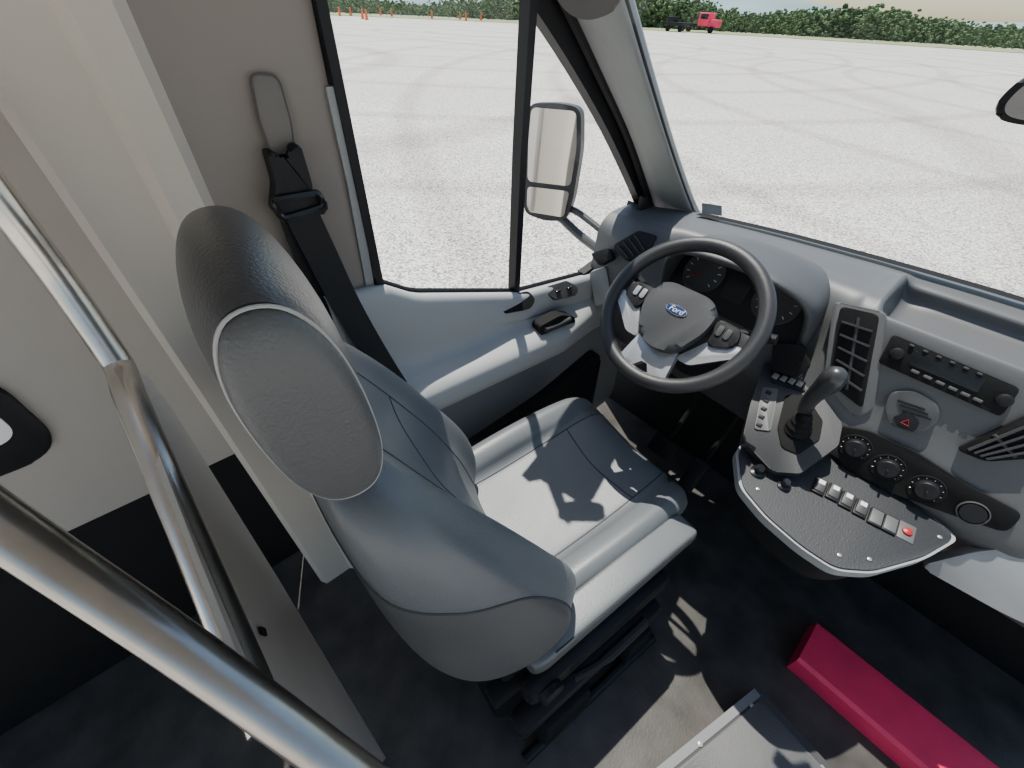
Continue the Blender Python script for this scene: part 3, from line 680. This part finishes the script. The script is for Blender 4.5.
# headrest
hy, hz_ = -.256, 1.248
def hring(x, k, n=20, ex=1., dz=0.):
    out = []
    for i in range(n):
        a_ = 2*math.pi*i/n
        c_, s_ = math.cos(a_), math.sin(a_)
        y = .036*ex*math.sqrt(k)*math.copysign(abs(c_)**.85, c_); q = .098*k*math.copysign(abs(s_)**.85, s_)+dz
        out.append(S(x, hy+y-q*.09, hz_+q))
    return out
g = loft([hring(x, k, ex=e, dz=d_) for x, k, e, d_ in ((-.182, .10, .5, -.048), (-.179, .26, .8, -.048), (-.165, .44, 1.0, -.046), (-.125, .65, 1.1, -.033), (-.06, .84, 1.18, -.016), (.02, .95, 1.2, -.005), (.10, 1.0, 1.15, 0), (.150, .97, 1.03, 0), (.168, .92, .95, 0))], 56, 48)
b = B(); gridbm(b, g); hr = obj('headrest', b, LEAD, seat, 70)
g = loft([hring(x, k) for x, k in ((.158, .88), (.170, .885), (.178, .78), (.183, .5), (.184, .12))], 56, 16)
b = B(); gridbm(b, g); obj('headrest_side_panel', b, LEAS, hr, 70)
b = B(); tube(b, cr(hring(.170, .905, ex=.98), 60, True), .0012, 8, True); obj('piping', b, PIPE, hr)
for x in (-.06, .06):
    b = B(); tube(b, [S(x, -.262, 1.11), S(x, -.258, 1.18)], .007); obj('headrest_post', b, CHROME, seat)
# pedestal and rails
def sbox(name, c, s, bev, m, parent, taper=None):
    b = B(); rbox(b, S(*c), s, bev, M.Rotation(-ph, 3, 'Z'), 2, taper); return obj(name, b, m, parent)
ped = sbox('pedestal', (0, .12, .13), (.46, .52, .26), .02, BLKM, seat, (.85, .85))
sbox('base_frame', (0, .14, .33), (.42, .50, .14), .012, BLKM, seat)
for sgn in (-1, 1):
    sbox('slide_rail', (sgn*.21, .15, .275), (.05, .60, .035), .006, BLK, seat)
sbox('side_cover', (.258, .14, .335), (.05, .46, .085), .018, BLK, seat)
sbox('lower_side_cover', (.280, .12, .20), (.06, .50, .07), .02, BLK, seat)
b = B(); tube(b, cr([S(.296, .02, .34), S(.310, .1, .345), S(.310, .24, .35)], 10), [.010]*5+[.013]*5, 10); obj('adjuster_lever', b, BLK, seat)
b = B(); lathe(b, S(.28, -.04, .35), S(1, 0, 0)-S(0, 0, 0), [(.03, 0), (.03, .015), (.025, .02), (.001, .02)], 24); obj('recline_knob', b, BLK, seat)
b = B(); tube(b, cr([S(.33, -.12, .012), S(.33, .1, .03), S(.33, .38, .012)], 12), .014); obj('floor_rail', b, BLK, seat)
sbox('floor_bracket', (.30, .02, .07), (.09, .18, .14), .012, BLKM, seat, (.6, .8))
sbox('floor_bracket', (.30, .30, .06), (.08, .12, .12), .012, BLKM, seat, (.6, .8))

# ================================================================ SEAT BELT
belt = thing('seat_belt', (-.78, .2, 1.2), 'black seat belt hanging from the taupe door pillar', 'seat belt')
dr = at(295, 200, x=-.765)
pts = [dr, at(322, 255, x=-.755), at(352, 315, x=-.745), at(392, 380, x=-.725), at(428, 430, x=-.70), V((-.675, .36, .50)), V((-.66, .37, .40))]
b = B(); ribbon(b, cr(pts, 30), Y1, .055, .003); obj('strap', b, BELT, belt)
b = B(); ribbon(b, cr([dr+V((-.005, -.01, 0)), at(308, 260, x=-.778), at(330, 318, x=-.778)], 10), Y1, .044, .003); obj('retractor_strap', b, BELT, belt)
pp = P([(261, 148), (270, 148), (276, 158), (286, 152), (286, 142), (294, 141), (306, 180), (306, 192), (320, 194), (322, 208), (300, 214), (280, 220), (268, 206), (270, 180)], x=-.782)
b = B(); prism(b, roundpoly(pp, .006), X1, .028, .006); dg = obj('guide_cover', b, BLK, belt)
b = B(); tube(b, roundpoly(P([(272, 200), (318, 192), (324, 206), (282, 219)], x=-.752), .01), .006, 8, True); obj('guide_ring', b, BLKG, dg)
sbx = B(); rbox(sbx, (-.65, .37, .38), (.03, .05, .09), .006); obj('anchor', sbx, BLK, belt)

# ================================================================ PARTITION, RAILS
GY = -.112
p1 = [at(a, c_, y=GY) for a, c_ in ((-90, 78), (0, 200), (60, 280), (110, 352), (122, 372), (130, 396), (160, 468), (200, 562), (242, 662), (268, 726))]
b = B(); tube(b, cr(p1, 60), .0170, 20)
tag(obj('guard_rail', b, STEEL, None, 60, p1[0]), 'brushed steel rail bent beside the headrest above the grey partition sheet', 'rail')
b = B()
hp = [CAM+ray(-160, 415)*.25, CAM+ray(0, 525)*.30, CAM+ray(180, 647)*.335, CAM+ray(345, 768)*.37, CAM+ray(470, 860)*.40]
tube(b, cr(hp, 30), .0180, 24); tag(obj('grab_rail', b, STEELD, None, 60, hp[0]), 'thick brushed steel grab rail crossing the lower left corner', 'rail')
pp = P([(124, 366), (150, 378), (172, 408), (278, 578), (386, 758), (372, 775), (300, 760), (258, 705), (200, 560)], y=-.105)
t = thing('partition_panel', pp[0], 'tapering grey partition sheet behind the seat, below the bent rail', 'panel')
b = B(); prism(b, pp, Y1, .0, 0, back=.006); obj('sheet', b, PLATE, t)
b = B(); pq = P([(258, 627), (264, 629), (266, 637), (260, 635)], y=-.104); prism(b, roundpoly(pq, .003), Y1, .002); obj('slot', b, BLKM, t)

# ================================================================ FLOOR OBJECTS
b = B(); pr = [(.893, 0), (.897, .058), (.907, .068), (1.045, .068), (1.055, .058), (1.058, 0)]
g = [[V((x, y, zq)) for y, zq in pr] for x in (.33, .45, .6, .8, 1.0)]; gridbm(b, g)
tag(obj('step_edge', b, RED, None, 20, (.33, .97, 0)), 'bright red raised step edge on the floor at lower right', 'step')
pp = P([(760, 690), (842, 778), (770, 860), (650, 780)], z=.055)
t = thing('floor_hatch', pp[0]*1.0, 'grey framed hatch cover on the floor at bottom centre', 'hatch')
b = B(); prism(b, roundpoly(pp, .015), Z1, 0, 0, back=.055); obj('frame', b, MHOUS, t)
q0 = sum(pp, V((0, 0, 0)))/4
b = B(); prism(b, roundpoly([q0+(q-q0)*.86 for q in pp], .012), Z1, .006, .003); obj('cover', b, HATCH, t)
b = B(); ribbon(b, [pp[0].lerp(pp[3], .03)+Z1*.002, pp[0].lerp(pp[3], .97)+Z1*.002], X1, .02, .003); obj('edge_strip', b, DOORL, t)
for q in ((752, 706), (700, 744), (790, 736), (822, 768)):
    b = B(); lathe(b, at(*q, z=.056), Z1, [(.006, 0), (.006, .003), (.001, .004)], 10); obj('bolt', b, SILV, t)
# pedals
t = thing('pedal_set', (-.3, 1.2, .1), 'black pedals in the dark footwell below the steering wheel', 'pedals')
for x, w, zq in ((-.36, .10, .17), (-.21, .06, .14)):
    b = B(); rbox(b, (x, 1.18, zq), (w, .015, .08 if w > .08 else .14), .005, M.Rotation(math.radians(-35), 3, 'X')); pd = obj('pedal', b, BLK, t)
    b = B(); tube(b, cr([V((x, 1.19, zq)), V((x, 1.28, zq+.08)), V((x, 1.36, zq+.25))], 10), .01); obj('pedal_arm', b, BLKM, pd)

# ================================================================ LIGHT
w = bpy.data.worlds.new('world'); scn.world = w; w.use_nodes = True
nt = w.node_tree; bg = nt.nodes['Background']; sk = nt.nodes.new('ShaderNodeTexSky'); sk.sky_type = 'NISHITA'
sk.sun_disc = False; sd = V((-.31, .15, .94)).normalized()
sk.sun_elevation = math.asin(sd.z); sk.sun_rotation = math.atan2(sd.x, sd.y); sk.dust_density = 1.0; sk.air_density = 1.2
nt.links.new(sk.outputs[0], bg.inputs[0]); bg.inputs[1].default_value = .2
ld = bpy.data.lights.new('sun', 'SUN'); ld.energy = 8.5; ld.angle = .009; ld.color = (1, .95, .88)
so_ = bpy.data.objects.new('sun', ld); col.objects.link(so_); so_.location = (0, 0, 20)
so_.rotation_euler = sd.to_track_quat('Z', 'Y').to_euler()
